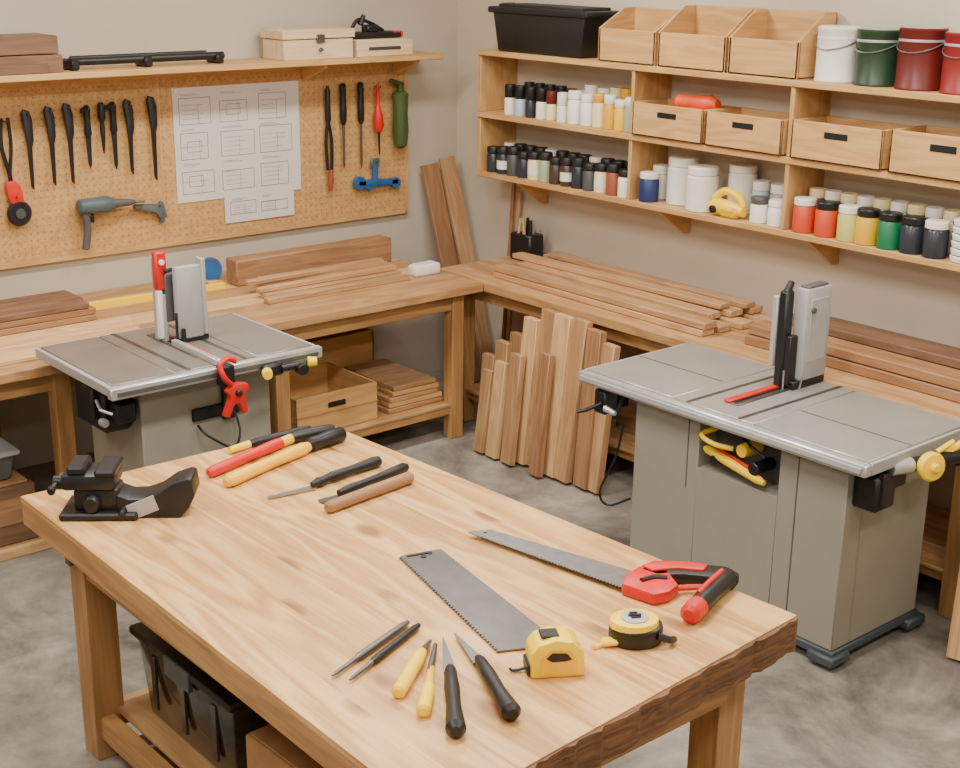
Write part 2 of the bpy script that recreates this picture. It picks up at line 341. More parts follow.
# tape measures
o=O('tape_measure')
pr=[(-.075,.0),(-.075,.07),(-.055,.095),(-.01,.108),(.04,.10),(.07,.07),(.075,.0)]
o.M=Matrix.Diagonal((1.05,1.25,1.1,1))
o.prism(pr,-.04,.04,YEL,'xz',bev=.008)
o.prism([(-.05,.012),(-.05,.06),(-.02,.085),(.03,.08),(.05,.055),(.05,.012)],-.043,-.039,YEL2,'xz')
o.prism([(-.035,.06),(-.02,.075),(.02,.072),(.035,.055),(.02,.05),(-.02,.05)],-.0445,-.041,BLACK,'xz')
o.box((-.02,0,.106),(.05,.04,.008),BLACK,bev=.004);o.box((.045,-.0,.092),(.03,.06,.01),YEL2,rot=(0,.5,0),bev=.003);o.box((-.077,0,.02),(.012,.06,.03),BLACK,bev=.003)
o.tube([(-.08,0,.012),(-.10,0,.006),(-.12,.0,.006),(-.125,0,.012)],.004,BLACKM);o.done((2.435,2.51,T),-.55)
o=O('tape_measure')
o.M=Matrix.Diagonal((1.15,1.15,1.25,1))
pr=[(.075*math.cos(a)*(1 if math.cos(a)<.3 else .92),.062*math.sin(a)) for a in [i*math.pi/9 for i in range(18)]]
o.prism(pr,0,.045,BLACK,bev=.008)
o.prism([(x*.9-.006,y*.9) for x,y in pr],.015,.06,YEL,bev=.006)
o.lathe((-.008,.0,.057),[(0,.036),(.006,.036),(.008,.032)],GREYL);o.box((-.008,0,.067),(.034,.008,.003),BLACKM,bev=0);o.box((-.008,.013,.067),(.02,.004,.003),BLACKM,bev=0);o.box((-.008,-.013,.067),(.026,.004,.003),BLACKM,bev=0)
o.box((-.075,-.02,.012),(.05,.03,.014),YEL,bev=.004);o.tube([(-.095,-.02,.008),(-.12,-.03,.006),(-.13,-.03,.012)],.005,YEL)
o.tube([(.04,-.05,.03),(.07,-.055,.02),(.09,-.035,.01)],.009,BLACK);o.done((2.745,2.485,T),-.5)
def punch(name,a,b,m,m2,r=.011,tl=.25):
    o=O(name);A=on(a[0],a[1],r);Bq=on(b[0],b[1],r);C=A.lerp(Bq,tl)
    o.rod(A,C,[(0,.003),(.15,.006),(1,.008)],m2);o.rod(C,Bq,[(0,.007),(.06,r),(.9,r*.95),(1,r*.6)],m);return o.done()
punch('nail_punch',(1.91,2.865),(2.27,2.985),STEELD,STEELD,.012,.3)
punch('nail_punch',(1.935,2.815),(2.285,2.95),BLACKM,STEELD,.012,.3)
o=O('marking_pen');o.rod(on(1.985,2.66,.021),on(2.18,2.80,.021),[(0,.012),(.03,.02),(.8,.021),(1,.015)],YEL);o.rod(on(2.18,2.80,.021),on(2.25,2.85,.012),[(0,.012),(1,.005)],STEELD);o.done()
o=O('marking_pen');o.rod(on(1.98,2.54,.021),on(2.07,2.63,.021),[(0,.012),(.05,.02),(1,.019)],YEL);o.rod(on(2.07,2.63,.021),on(2.15,2.72,.016),[(0,.015),(1,.01)],YEL2);o.rod(on(2.13,2.70,.017),on(2.245,2.82,.013),[(0,.011),(1,.007)],STEELD);o.done()
def carving(name,tip,neck,end):
    o=O(name);blade(o,tip,neck,.004,.038,STEELD,z=.008)
    o.rod(on(neck[0],neck[1],.02),on(end[0],end[1],.028),[(-.04,.012),(.02,.017),(.3,.022),(.6,.02),(.85,.026),(.95,.028),(1,.016)],BLACK);return o.done()
carving('carving_knife_chisel',(2.29,2.84),(2.18,2.67),(1.98,2.40))
carving('carving_knife_chisel',(2.335,2.84),(2.28,2.66),(2.15,2.37))
# ---------------------------------------------------------------- table saw (right)
o=O('table_saw')
ya,yb=2.93,4.55;xa,xb=4.57,5.32
o.b2(xa,xb,3.99,yb,T-.03,T,IRON,bev=.004);o.b2(xa,xb,3.52,3.986,T-.03,T,IRON,bev=.004);o.b2(xa,xb,ya,3.516,T-.03,T,IRON,bev=.004)
o.b2(xa+.02,xb-.02,ya+.02,yb-.02,T-.07,T-.03,GREYD)
o.b2(xa-.045,xa-.002,ya-.02,yb+.02,T-.06,T-.006,ALU,bev=.006);o.b2(xa-.055,xa-.045,ya,yb,T-.045,T-.02,GREYL,bev=.002)
o.b2(xa,xb,ya-.02,ya-.002,T-.06,T-.004,GREYL,bev=.004);o.b2(xa,xb,yb+.002,yb+.02,T-.05,T-.004,GREYL,bev=.004)
for y in (3.60,3.90):o.b2(xa,xb,y-.011,y+.011,T-.001,T+.0015,STEELD,bev=0)
o.b2(xa+.3,xa+.31,ya,3.5,T-.001,T+.001,GREYD,bev=0);o.b2(xa+.36,xa+.37,4.0,yb,T-.001,T+.001,GREYD,bev=0)
o.b2(4.70,5.12,3.715,3.785,T,T+.006,STEELD,bev=.002);o.b2(4.70,5.08,3.76,3.80,T+.004,T+.014,RED,bev=.003);o.b2(4.72,5.06,3.745,3.752,T+.002,T+.01,SLOT,bev=0)
o.b2(5.05,5.11,3.75,3.80,T,1.33,BLACK,bev=.01);o.b2(5.045,5.075,3.80,3.83,T+.10,1.30,GREYL,bev=.006);o.b2(5.06,5.115,3.72,3.752,T+.02,1.12,BLACKM)
o.box((5.215,3.725,T+.26),(.19,.075,.44),GREYL,bev=.01,seg=2);o.box((5.215,3.725,T+.485),(.15,.05,.012),GREYD);o.box((5.215,3.686,T+.28),(.13,.006,.30),GREYL,bev=.002)
o.b2(5.08,5.32,3.70,3.75,T,T+.04,BLACKM);o.cyl((5.16,3.684,T+.38),(5.16,3.67,T+.38),.014,.014,GREYD)
o.cyl((5.07,3.77,1.32),(5.10,3.77,1.37),.02,.015,BLACK);o.tube([(5.04,3.73,T+.005),(5.04,3.73,T+.10)],.005,STEEL);o.tube([(5.10,3.68,T+.005),(5.10,3.67,T+.07)],.005,STEEL)
ca,cb,cy0,cy1=4.62,5.26,3.05,4.26
z0,z1=FL+.09,T-.07
o.b2(ca+.12,cb,cy0,cy1,z0,z1,GREYP)
oy0,oy1,oz0,oz1=3.40,3.86,.54,.77
o.b2(ca,ca+.13,cy0,oy0,z0,z1,GREYP);o.b2(ca,ca+.13,oy1,cy1,z0,z1,GREYP);o.b2(ca,ca+.13,oy0,oy1,z0,oz0,GREYP,bev=.001);o.b2(ca,ca+.13,oy0,oy1,oz1,z1,GREYP,bev=.001)
o.b2(ca+.115,ca+.119,oy0,oy1,oz0,oz1,GREYD,bev=0)
for y in (3.30,):o.b2(ca-.002,ca+.01,y-.003,y+.003,z0+.02,z1-.02,GREYD,bev=0)
o.b2(ca-.002,ca+.01,cy1-.34,cy1-.334,.42,z1-.03,GREYD,bev=0)
o.b2(ca-.012,cb+.012,cy0-.012,cy1+.012,FL+.05,FL+.09,NAVY,bev=.006)
for x,y in ((ca+.04,cy0+.04),(ca+.04,cy1-.05),(cb-.03,cy0+.03),(cb-.03,cy1-.05)):
    o.b2(x-.07,x+.07,y-.07,y+.07,FL+.02,FL+.07,NAVY,bev=.01);o.cyl((x,y,FL),(x,y,FL+.03),.03,.025,RUB)
o.M=Matrix.Translation((0,0,.04))
o.rod((ca+.02,3.84,.60),(ca-.02,3.46,.55),[(0,.01),(.05,.02),(.5,.022),(.9,.02),(1,.012)],YEL);o.rod((ca+.03,3.80,.62),(ca-.01,3.5,.58),[(0,.006),(1,.012)],RED)
o.tube(o.smooth([(ca+.05,3.80,.70),(ca-.03,3.82,.68),(ca-.04,3.74,.66),(ca-.0,3.66,.65)]),.012,YEL)
o.cyl((ca+.1,3.6,.66),(ca-.02,3.6,.66),.035,.03,YEL);o.cyl((ca+.1,3.52,.60),(ca-.03,3.52,.60),.03,.03,BLACK);o.tube([(ca+.1,3.7,.68),(ca-.01,3.55,.69),(ca,3.48,.66)],.008,BLACK)
o.cyl((ca+.1,3.76,.57),(ca-.01,3.76,.57),.022,.022,BLACK)
o.M=Matrix()
o.b2(4.56,4.66,4.34,4.42,.70,.80,BLACKM,bev=.01);o.b2(4.55,4.60,4.40,4.48,.66,.78,BLACK,bev=.01);o.tube([(4.55,4.42,.72),(4.50,4.48,.68),(4.47,4.51,.67)],.01,BLACK);o.cyl((4.53,4.38,.71),(4.53,4.31,.70),.016,.012,ALU)
o.tube([(4.6,4.32,.79),(4.56,4.34,.66),(4.58,4.35,.62)],.012,BLACKM)
o.tube(o.smooth([(4.62,4.34,.62),(4.60,4.36,.45),(4.56,4.42,.26),(4.60,4.40,.18),(4.64,4.29,.24)]),.006,BLACK)
o.b2(4.66,4.80,2.93,3.06,.60,.76,BLACK,bev=.015);o.b2(4.80,4.92,2.96,3.06,.66,.76,BLACKM,bev=.01);o.box((4.70,2.93,.70),(.05,.03,.16),BLACKM)
o.cyl((4.80,2.91,.79),(5.06,2.82,.80),.03,.03,BLACK);o.cyl((4.74,2.935,.79),(4.84,2.90,.79),.034,.034,ALU)
o.lathe((4.89,2.86,.79),[(0,.03),(.01,.056),(.02,.062),(.04,.062),(.05,.054),(.055,.02),(.07,.02),(.075,.014)],YEL,(-.35,-.85,.1),28)
o.tube([(4.98,2.85,.80),(5.10,2.82,.86),(5.20,2.80,.89)],.015,YEL);o.cyl((5.06,2.83,.78),(5.12,2.81,.80),.03,.03,BLACK)
o.tube([(4.96,2.86,.83),(5.03,2.83,.87)],.012,YEL)
o.done()
# ---------------------------------------------------------------- table saw (left)
S=.95
o=O('table_saw')
xa,xb,ya,yb=2.52,3.58,5.47,6.25
o.b2(xa,2.82,ya,yb,S-.03,S,IRON2);o.b2(2.824,3.26,ya,yb,S-.03,S,IRON2);o.b2(3.264,xb,ya,yb,S-.03,S,IRON2)
o.b2(xa+.02,xb-.02,ya+.02,yb-.02,S-.07,S-.03,GREYD)
o.b2(xa-.03,xb+.03,ya-.045,ya-.002,S-.06,S-.004,ALU,bev=.006);o.b2(xa-.0,xb,ya-.052,ya-.045,S-.045,S-.025,GREYD,bev=0)
o.b2(xa-.025,xa-.002,ya,yb,S-.05,S-.003,GREYL);o.b2(xb+.002,xb+.02,ya,yb,S-.05,S-.003,GREYL);o.b2(xa,xb,yb+.002,yb+.02,S-.05,S-.004,GREYL)
for x in (2.90,3.20):o.b2(x-.011,x+.011,ya,yb,S-.001,S+.0015,STEELD,bev=0)
o.b2(3.02,3.08,5.62,6.12,S,S+.004,STEELD,bev=.001);o.b2(3.045,3.055,5.66,6.0,S+.003,S+.006,SLOT,bev=0);o.b2(3.085,3.10,5.6,6.1,S,S+.012,RED,bev=.002)
o.b2(3.02,3.07,5.98,6.03,S,S+.42,GREYL,bev=.006);o.b2(3.01,3.07,5.955,6.0,S+.26,S+.45,RED,bev=.008);o.cyl((3.04,5.955,S+.40),(3.04,5.945,S+.40),.014,.014,WHITE);o.b2(3.01,3.035,5.95,5.98,S+.02,S+.26,WHITE,bev=.003)
o.b2(3.05,3.11,5.945,5.98,S+.10,S+.34,GREYD,bev=.004);o.b2(3.03,3.06,5.95,5.98,S,S+.24,GREYL,bev=.004)
o.box((3.145,5.90,S+.20),(.14,.045,.36),GREYL,bev=.008,seg=2);o.box((3.22,5.90,S+.22),(.02,.07,.38),GREYL,bev=.004)
o.b2(3.05,3.24,5.88,5.93,S,S+.03,BLACKM);o.tube([(3.06,5.87,S+.01),(3.06,5.87,S+.16)],.007,BLACK);o.tube([(3.04,5.93,S+.36),(3.12,5.92,S+.37),(3.16,5.91,S+.34)],.010,BLACK);o.cyl((3.09,5.86,S+.0),(3.09,5.86,S+.08),.015,.01,BLACKM)
o.b2(2.72,3.42,5.62,6.18,FL+.08,S-.07,GREYP,bev=.008);o.b2(2.70,3.44,5.60,6.20,FL+.03,FL+.08,NAVY,bev=.006)
for x,y in ((2.76,5.66),(3.38,5.66),(2.76,6.14),(3.38,6.14)):o.cyl((x,y,FL),(x,y,FL+.04),.035,.03,RUB)
o.b2(2.98,3.26,5.60,5.62,.64,.70,SLOT,bev=.002)
o.b2(3.14,3.20,5.59,5.615,.62,.80,BLACK,bev=.004)
o.b2(2.57,2.715,5.70,6.0,.64,.86,BLACK,bev=.015);o.b2(2.54,2.58,5.75,5.86,.70,.86,BLACKM,bev=.01);o.b2(2.60,2.70,5.62,5.70,.70,.80,BLACKM,bev=.01);o.tube([(2.56,5.74,.80),(2.54,5.66,.78),(2.58,5.62,.76)],.008,ALU)
o.cyl((2.57,5.72,.70),(2.57,5.68,.70),.02,.02,GREYL)
o.b2(3.02,3.09,5.38,5.44,S-.09,S+.01,BLACKM,bev=.006);o.b2(3.03,3.06,5.44,5.88,S+.0,S+.03,ALU,bev=.003)
o.prism([(-.05,.02),(-.01,.045),(.02,.05),(.065,.04),(.07,.015),(.045,-.01),(.055,-.05),(.06,-.10),(.035,-.105),(.015,-.05),(-.01,-.05),(-.04,-.11),(-.065,-.10),(-.04,-.04),(-.03,-.01)],-.02,.02,RED,'xz',bev=.006,M=Matrix.Translation((3.07,5.36,S-.12)))
o.cyl((3.08,5.345,S-.115),(3.08,5.325,S-.115),.018,.014,BLACKM)
o.tube(o.smooth([(3.06,5.36,S-.08),(3.01,5.34,S-.03),(3.0,5.36,S+.03),(3.05,5.37,S+.05),(3.09,5.37,S+.03)]),.014,RED)
o.tube(o.smooth([(3.0,5.6,.62),(3.02,5.55,.58),(3.14,5.52,.50),(3.2,5.55,.56),(3.2,5.6,.66)]),.006,BLACK)
o.b2(3.25,3.36,5.38,5.43,S-.09,S-.03,BLACK,bev=.01);o.cyl((3.26,5.38,S-.06),(3.24,5.34,S-.06),.026,.024,YEL);o.cyl((3.34,5.38,S-.055),(3.46,5.36,S-.05),.018,.018,BLACK);o.cyl((3.44,5.38,S-.065),(3.43,5.32,S-.065),.03,.028,BLACK);o.cyl((3.49,5.38,S-.05),(3.53,5.36,S-.05),.026,.022,YEL)
o.done()
# ---------------------------------------------------------------- back benches
BZ=.84
o=O('lumber_bench')
for i in range(6):
    a=6.3+i*.2075;o.b2(1.0,5.38,a,a+.2065,BZ-.05,BZ,W_LIGHT if i in (2,4) else W_BENCH,bev=.002)
o.b2(1.0,5.38,6.285,6.3,BZ-.055,BZ-.002,W_BENCH)
o.b2(1.1,5.28,6.36,6.40,BZ-.16,BZ-.05,W_LEG);o.b2(5.23,5.27,6.4,7.4,BZ-.16,BZ-.05,W_LEG)
for x in (1.2,2.66,3.95,5.23):
    for y in (6.39,7.42):o.box((x,y,(BZ-.05+FL)/2),(.09,.09,BZ-.05-FL),W_LEG,ax=2)
o.b2(3.9,5.23,6.37,6.41,.0,.05,W_LEG);o.b2(3.9,5.23,7.40,7.44,.0,.05,W_LEG)
o.b2(5.21,5.25,6.4,7.4,.0,.05,W_LEG)
for i in range(5):
    a=6.36+i*.21;o.b2(3.9,5.25,a,a+.2,.05,.07,W_BENCH)
o.b2(1.2,2.62,6.36,6.40,FL,FL+.05,W_LIGHT);o.b2(1.2,2.62,6.40,7.3,FL+.03,FL+.05,W_BENCH)
o.done()
o=O('lumber_bench')
for i in range(4):
    a=5.40+i*.195;o.b2(a,a+.194,2.0,6.78,BZ-.05,BZ,W_BENCH,bev=.002)
o.b2(5.385,5.40,2.0,6.78,BZ-.055,BZ-.002,W_BENCH)
o.b2(5.46,5.50,2.1,6.65,BZ-.15,BZ-.05,W_LEG)
for y in (6.6,4.75,3.0):
    for x in (5.50,6.1):o.box((x,y,(BZ-.05+FL)/2),(.09,.09,BZ-.05-FL),W_LEG,ax=2)
o.b2(5.48,5.52,2.1,6.6,.0,.05,W_LEG);o.b2(6.08,6.12,2.1,6.6,.0,.05,W_LEG)
for i in range(3):
    a=5.46+i*.22;o.b2(a,a+.215,2.1,6.6,.05,.07,W_BENCH)
o.done()
o=openbox('wooden_crate',4.08,4.66,6.42,6.95,.07,.31,W_BOX)
o.b2(4.30,4.42,6.412,6.42,.22,.25,SLOT,bev=0);o.b2(4.08,4.66,6.412,6.42,.19,.197,W_LEG,bev=0);o.done()
o=O('board_stack')
for k in range(5):
    o.box((4.97+random.uniform(-.02,.02),6.72,.087+k*.034),(.44-.03*k,.55,.03),W_BOX if k%2 else W_BOARD,rot=(0,0,random.uniform(-.05,.05)),ax=0)
o.done()
o=openbox('wooden_crate',4.5,5.1,7.06,7.34,.07,.42,W_BOX);o.done()
o=O('storage_crate');o.b2(1.75,2.5,6.42,6.95,FL+.05,.20,W_DARK,bev=.008);o.b2(1.8,2.46,6.415,6.42,.0,.14,W_BEAM,bev=.002);o.b2(1.78,2.47,6.44,6.93,.20,.215,CARD);o.done()
o=O('storage_bin');o.box((2.1,6.68,.29),(.66,.44,.14),GREYD,taper=.92,bev=.01);o.box((2.1,6.68,.365),(.7,.48,.03),GREYL,bev=.01);o.done()
# lumber on left bench
o=O('lumber_beam');o.b2(4.13,5.30,7.12,7.25,BZ,BZ+.16,W_BEAM,bev=.008);o.done()
o=O('lumber_strips')
ys=[6.66,6.76,6.85,6.94,7.03]
for i,y in enumerate(ys):
    l=1.02-.03*i;o.box((4.56+.03*i,y,BZ+.017+(.0 if i<3 else .014)),(l,.06,.034 if i<3 else .06),W_BOARD,rot=(0,0,random.uniform(-.02,.02)))
for i,y in enumerate([6.80,6.93]):o.box((4.58,y,BZ+.05+.02*i),(1.0,.05,.028),W_BOARD,rot=(0,0,.01*i))
o.done()
o=O('white_plastic_cup');o.box((5.24,6.70,BZ+.035),(.20,.09,.07),WHITE,bev=.015,seg=2);o.box((5.24,6.70,BZ+.072),(.15,.06,.006),PAPER);o.done()
o=O('lumber_stack')
for k in range(3):
    for j in range(3):
        o.box((2.68+.02*k+random.uniform(-.02,.02),6.98+j*.12,BZ+.018+k*.036),(.9-.06*k,.11,.034),W_BEAM if k<2 else W_DARK)
o.done()
o=O('light_boards')
for j in range(4):o.box((2.5+.03*j,6.45+j*.115,BZ+.012),(1.35,.10,.024),W_LIGHT,rot=(0,0,random.uniform(-.01,.01)))
o.done()
o=O('spirit_level');o.box((3.62,7.15,BZ+.02),(.86,.03,.04),YEL,rot=(0,0,-.04),bev=.003);o.box((3.62,7.134,BZ+.02),(.06,.003,.02),GREEN,bev=0);o.done()
o=O('tape_roll');o.lathe((4.07,7.33,BZ+.08),[(-.03,.035),(-.03,.07),(.03,.07),(.03,.035)],BLUE,(.6,1,0),24);o.b2(4.02,4.13,7.27,7.39,BZ,BZ+.02,W_BOX);o.done()
# lumber on right bench
o=O('lumber_stack')
for k in range(2):
    for j in range(4):
        w=.105;l=1.95-.12*k
        o.box((5.56+j*.15+random.uniform(-.01,.01)+.02*k,5.50+random.uniform(-.06,.06)+.05*k,BZ+.02+k*.04),(w,l-.16+random.uniform(-.1,.1),.036),W_BOARD,rot=(0,0,-.02+random.uniform(-.015,.015)))
o.box((5.82,5.6,BZ+.095),(.09,1.7,.03),W_BOARD,rot=(0,0,.02));o.box((5.98,5.5,BZ+.095),(.09,1.65,.03),W_BOARD,rot=(0,0,-.02))
o.done()
o=O('lumber_stack')
for k in range(2):
    for j in range(3):
        o.box((5.66+j*.17+.01*k,3.35+random.uniform(-.08,.08),BZ+.027+k*.055),(.15,2.0+random.uniform(-.1,.1),.05),W_DARK if j else W_BEAM,rot=(0,0,random.uniform(-.015,.015)))
o.box((5.82,3.3,BZ+.13),(.15,1.8,.045),W_DARK)
o.done()
def leaning(o,base,top,w,t,m,face):
    b=Vector(base);tt=Vector(top);z=(tt-b).normalized();x=Vector(face);x=(x-z*x.dot(z)).normalized();y=z.cross(x);l=(tt-b).length
    M=Matrix((x,y,z)).transposed().to_4x4();M.translation=(b+tt)/2
    tb=bmesh.new();bmesh.ops.create_cube(tb,size=1)
    for v in tb.verts:v.co=Vector((v.co.x*w,v.co.y*t,v.co.z*l))
    bmesh.ops.bevel(tb,geom=tb.edges[:],offset=.003,segments=1,affect='EDGES');o.pushbm(tb,m,M,2)
o=O('tall_planks')
leaning(o,(6.02,7.14,FL+.01),(5.90,7.49,1.38),.14,.035,W_BEAM,(1,0,0));leaning(o,(6.10,7.02,FL+.01),(6.04,7.47,1.42),.12,.03,W_BOARD,(1,-.1,0))
o.done()
o=O('leaning_sticks')
leaning(o,(6.10,6.93,FL+.01),(6.17,6.90,1.34),.03,.02,W_BEAM,(0,1,0));leaning(o,(6.06,6.85,FL+.01),(6.17,6.84,1.25),.03,.02,W_BOARD,(0,1,0))
o.done()
o=O('tool_holder');o.box((6.04,6.62,BZ+.09),(.13,.2,.18),BLACK,bev=.01)
for i in range(6):
    x=6.0+.05*(i%2);y=6.54+.03*i;o.rod((x,y,BZ+.16),(x+random.uniform(-.02,.02),y+random.uniform(-.02,.02),BZ+.28),[(0,.008),(.4,.012),(1,.01)],[BLACKM,GREYL,W_BOX][i%3])
o.done()
# cut boards leaning on right bench front
o=O('cut_boards')
rb=random.Random(11)
bl=[(6.10,.13,.44,W_BEAM),(5.98,.13,.55,W_BOARD),(5.87,.13,.62,W_BEAM),(5.75,.14,.74,W_LIGHT),(5.62,.14,.82,W_BOARD),(5.49,.15,.82,W_LIGHT),(5.36,.14,.81,W_BOARD),(5.23,.13,.78,W_BEAM),(5.12,.12,.72,W_BOARD)]
for i,(y,w,tz,m) in enumerate(bl):
    tz=min(tz,.81);bx=5.235+rb.uniform(-.015,.015)
    tx=5.335-(.80-tz)*.12-.012*(i%2)
    leaning(o,(bx,y+.02*(i/8)-.01+rb.uniform(-.015,.015),FL+.016),(tx,y,tz),w*.93,.05,m,(.10,1,0))
for y,w,tz,m in [(6.06,.10,.36,W_BOARD),(5.94,.11,.44,W_LIGHT),(5.80,.11,.52,W_BOARD),(5.55,.10,.58,W_BEAM)]:
    leaning(o,(5.155,y-.02,FL+.014),(5.245,y,tz),w,.04,m,(.15,1,0))
o.done()
o=O('leaning_offcuts')
leaning(o,(5.12,2.74,FL+.01),(5.34,2.84,.62),.09,.03,W_BOARD,(0,1,0));leaning(o,(5.12,2.60,FL+.01),(5.34,2.70,.68),.11,.03,W_LIGHT,(0,1,0));leaning(o,(5.12,2.44,FL+.01),(5.34,2.55,.70),.11,.03,W_BEAM,(0,1,0))
o.done()
# ---------------------------------------------------------------- pegboard
o=O('pegboard')
o.b2(1.6,3.875,7.515,7.549,1.08,2.07,PEG,bev=0,ax=0,off=False);o.b2(3.885,5.71,7.515,7.549,1.08,2.07,PEG,bev=0,ax=0,off=False)
o.b2(1.6,5.72,7.512,7.549,1.055,1.08,W_SHELF,bev=.001);o.b2(5.71,5.735,7.512,7.549,1.055,2.08,W_SHELF,bev=.001);o.b2(1.6,5.72,7.512,7.549,2.07,2.09,W_SHELF,bev=.001)
o.b2(3.872,3.888,7.513,7.549,1.08,2.07,W_SHELF,bev=.001)
o.done()
o=O('plank_shelf')
o.b2(1.6,5.80,7.20,7.549,2.115,2.15,W_SHELF)
for x in (5.62,4.9,2.2):
    o.prism([(7.511,2.115),(7.25,2.115),(7.25,2.095),(7.46,2.01),(7.511,2.01)] ,x-.012,x+.012,W_SHELF,'yz')
o.done()
o=O('plan_drawing')
def sheet(x0,x1,z0,z1,y,seed,nb):
    o.b2(x0,x1,y,y+.003,z0,z1,PAPER,bev=0)
    r=random.Random(seed)
    def ln(a,b,c,d,t=.004):
        if a==c:o.b2(a-t/2,a+t/2,y-.001,y,min(b,d),max(b,d),INK,bev=0)
        else:o.b2(min(a,c),max(a,c),y-.001,y,b-t/2,b+t/2,INK,bev=0)
    def rect(a,b,c,d,t=.004):
        ln(a,b,c,b,t);ln(a,d,c,d,t);ln(a,b,a,d,t);ln(c,b,c,d,t)
    m=.03
    cols,rows=nb;cw=(x1-x0-2*m)/cols;rh=(z1-z0-2*m)/rows
    for i in range(cols):
        for j in range(rows):
            a=x0+m+i*cw;b=z0+m+j*rh;k=r.random()
            rect(a+.01,b+.02,a+cw*r.uniform(.7,.92),b+rh*r.uniform(.65,.88),.0035)
            if k<.6:
                u=a+cw*.2;v=b+rh*.3;rect(u,v,u+cw*.35,v+rh*.3,.003)
                ln(a+.01,v+rh*.15,a+cw*.7,v+rh*.15,.002)
            else:
                for q in range(4):ln(a+.03,b+rh*(.25+.13*q),a+cw*r.uniform(.4,.75),b+rh*(.25+.13*q),.002)
            ln(a+cw*.5,b+.02,a+cw*.5,b+rh*.66,.002)
            for q in range(2):ln(a+.02,b+rh*.92+q*.008,a+cw*r.uniform(.3,.6),b+rh*.92+q*.008,.002)
sheet(3.97,4.86,1.31,2.0,7.509,3,(3,3))
sheet(4.29,4.80,1.15,1.33,7.505,5,(2,1))
for x in (3.99,4.84):o.cyl((x,7.51,1.98),(x,7.501,1.98),.01,.01,WHITE)
o.done()
# ---- hanging tools
YP=7.478
def hang(o,x,z):
    o.tube([(x,7.5145,z),(x,7.45,z),(x,7.445,z+.012)],.004,STEELD)
def marking_gauge(x,zt,zb,k):
    o=O('hanging_square' if k%3==0 else 'hanging_file')
    hang(o,x,zt-.02)
    if k%3==0:
        o.prism([(x-.033,zt-.02),(x-.02,zt+.01),(x+.01,zt),(x+.024,zt-.05),(x+.024,zt-.16),(x+.012,zt-.2),(x+.004,zb),(x-.008,zb+.02),(x-.012,zt-.2),(x-.02,zt-.12)],YP-.012,YP+.012,BLACK,'xz',bev=.003)
    elif k%3==1:
        o.rod((x,YP,zt),(x,YP,zt-.18),[(0,.01),(.1,.022),(.5,.018),(.9,.022),(1,.014)],BLACK);o.prism([(x-.016,zt-.17),(x+.016,zt-.17),(x+.010,zb+.03),(x,zb),(x-.010,zb+.03)],YP-.004,YP+.004,BLACKM,'xz')
        o.box((x-.016,YP,zt-.03),(.04,.02,.03),BLACK,bev=.006)
    else:
        o.rod((x,YP,zt),(x,YP,zb),[(0,.012),(.05,.02),(.3,.022),(.4,.012),(.5,.016),(.9,.008),(1,.003)],BLACK);o.box((x+.014,YP,zt-.04),(.03,.018,.05),BLACK,rot=(0,.5,0),bev=.006)
    o.done()
for k,(x,a,b) in enumerate([(3.06,1.93,1.49),(3.19,1.94,1.5),(3.30,1.95,1.50),(3.41,1.94,1.58),(3.50,1.95,1.66),(3.57,1.95,1.56),(3.67,1.95,1.52),(3.82,1.96,1.47)]):marking_gauge(x,a,b,[0,0,0,1,2,1,0,0][k])
o=O('tin_snips');hang(o,2.93,1.88);hang(o,2.95,1.46)
o.tube(o.smooth([(2.91,YP,1.90),(2.90,YP,1.75),(2.93,YP,1.6),(2.945,YP,1.5)]),.012,BLACK);o.tube(o.smooth([(2.95,YP,1.90),(2.955,YP,1.75),(2.935,YP,1.6),(2.93,YP,1.5)]),.010,BLACK)
o.prism([(2.90,1.55),(2.955,1.56),(2.99,1.50),(3.0,1.42),(2.94,1.40),(2.91,1.46)],YP-.015,YP+.012,RED,'xz',bev=.006)
o.lathe((2.965,YP+.012,1.37),[(0,.065),(.02,.072),(.035,.06)],BLACK,(0,-1,0),24);o.lathe((2.965,YP-.022,1.37),[(0,.03),(.008,.028)],DGREY,(0,-1,0),16);o.done()
o=O('pliers');hang(o,5.06,1.92)
o.rod((5.06,YP,1.96),(5.06,YP,1.72),[(0,.006),(.1,.016),(.9,.02),(1,.012)],BLACK);o.tube(o.smooth([(5.06,YP,1.74),(5.04,YP,1.6),(5.05,YP,1.42)]),.011,BLACKM);o.tube(o.smooth([(5.06,YP,1.74),(5.085,YP,1.6),(5.08,YP,1.40)]),.011,BLACKM);o.rod((5.075,YP,1.42),(5.07,YP,1.28),[(0,.014),(.5,.02),(1,.012)],TERR);o.done()
for x,b in ((5.18,1.42),(5.32,1.41)):
    o=O('hanging_screwdriver');hang(o,x,1.94)
    o.rod((x,YP,1.97),(x,YP,1.70),[(0,.012),(.06,.023),(.3,.020),(.6,.023),(.9,.022),(1,.01)],BLACK);o.rod((x,YP,1.71),(x,YP,b),[(0,.009),(.9,.008),(1,.004)],STEELD);o.done()
o=O('hanging_awl');hang(o,5.46,1.93);y=YP-.012
o.rod((5.45,y,1.96),(5.45,y,1.80),[(0,.006),(.2,.012),(1,.014)],RED);o.rod((5.45,y,1.82),(5.455,y,1.64),[(0,.014),(.4,.032),(.8,.036),(1,.02)],RED);o.rod((5.455,y,1.65),(5.46,y,1.49),[(0,.009),(1,.006)],BLACKM);o.done()
o=O('hand_pump_bottle');hang(o,5.63,1.93);y=YP-.034
o.rod((5.62,y,1.90),(5.62,y,1.52),[(0,.03),(.05,.055),(.4,.05),(.7,.056),(.95,.045),(1,.02)],GREEN);o.cyl((5.62,y,1.90),(5.62,y,1.95),.025,.02,GREEN);o.box((5.59,y,1.955),(.12,.03,.03),GREEN,rot=(0,.3,0),bev=.008);o.done()
o=O('spring_clamp');hang(o,5.43,1.44)
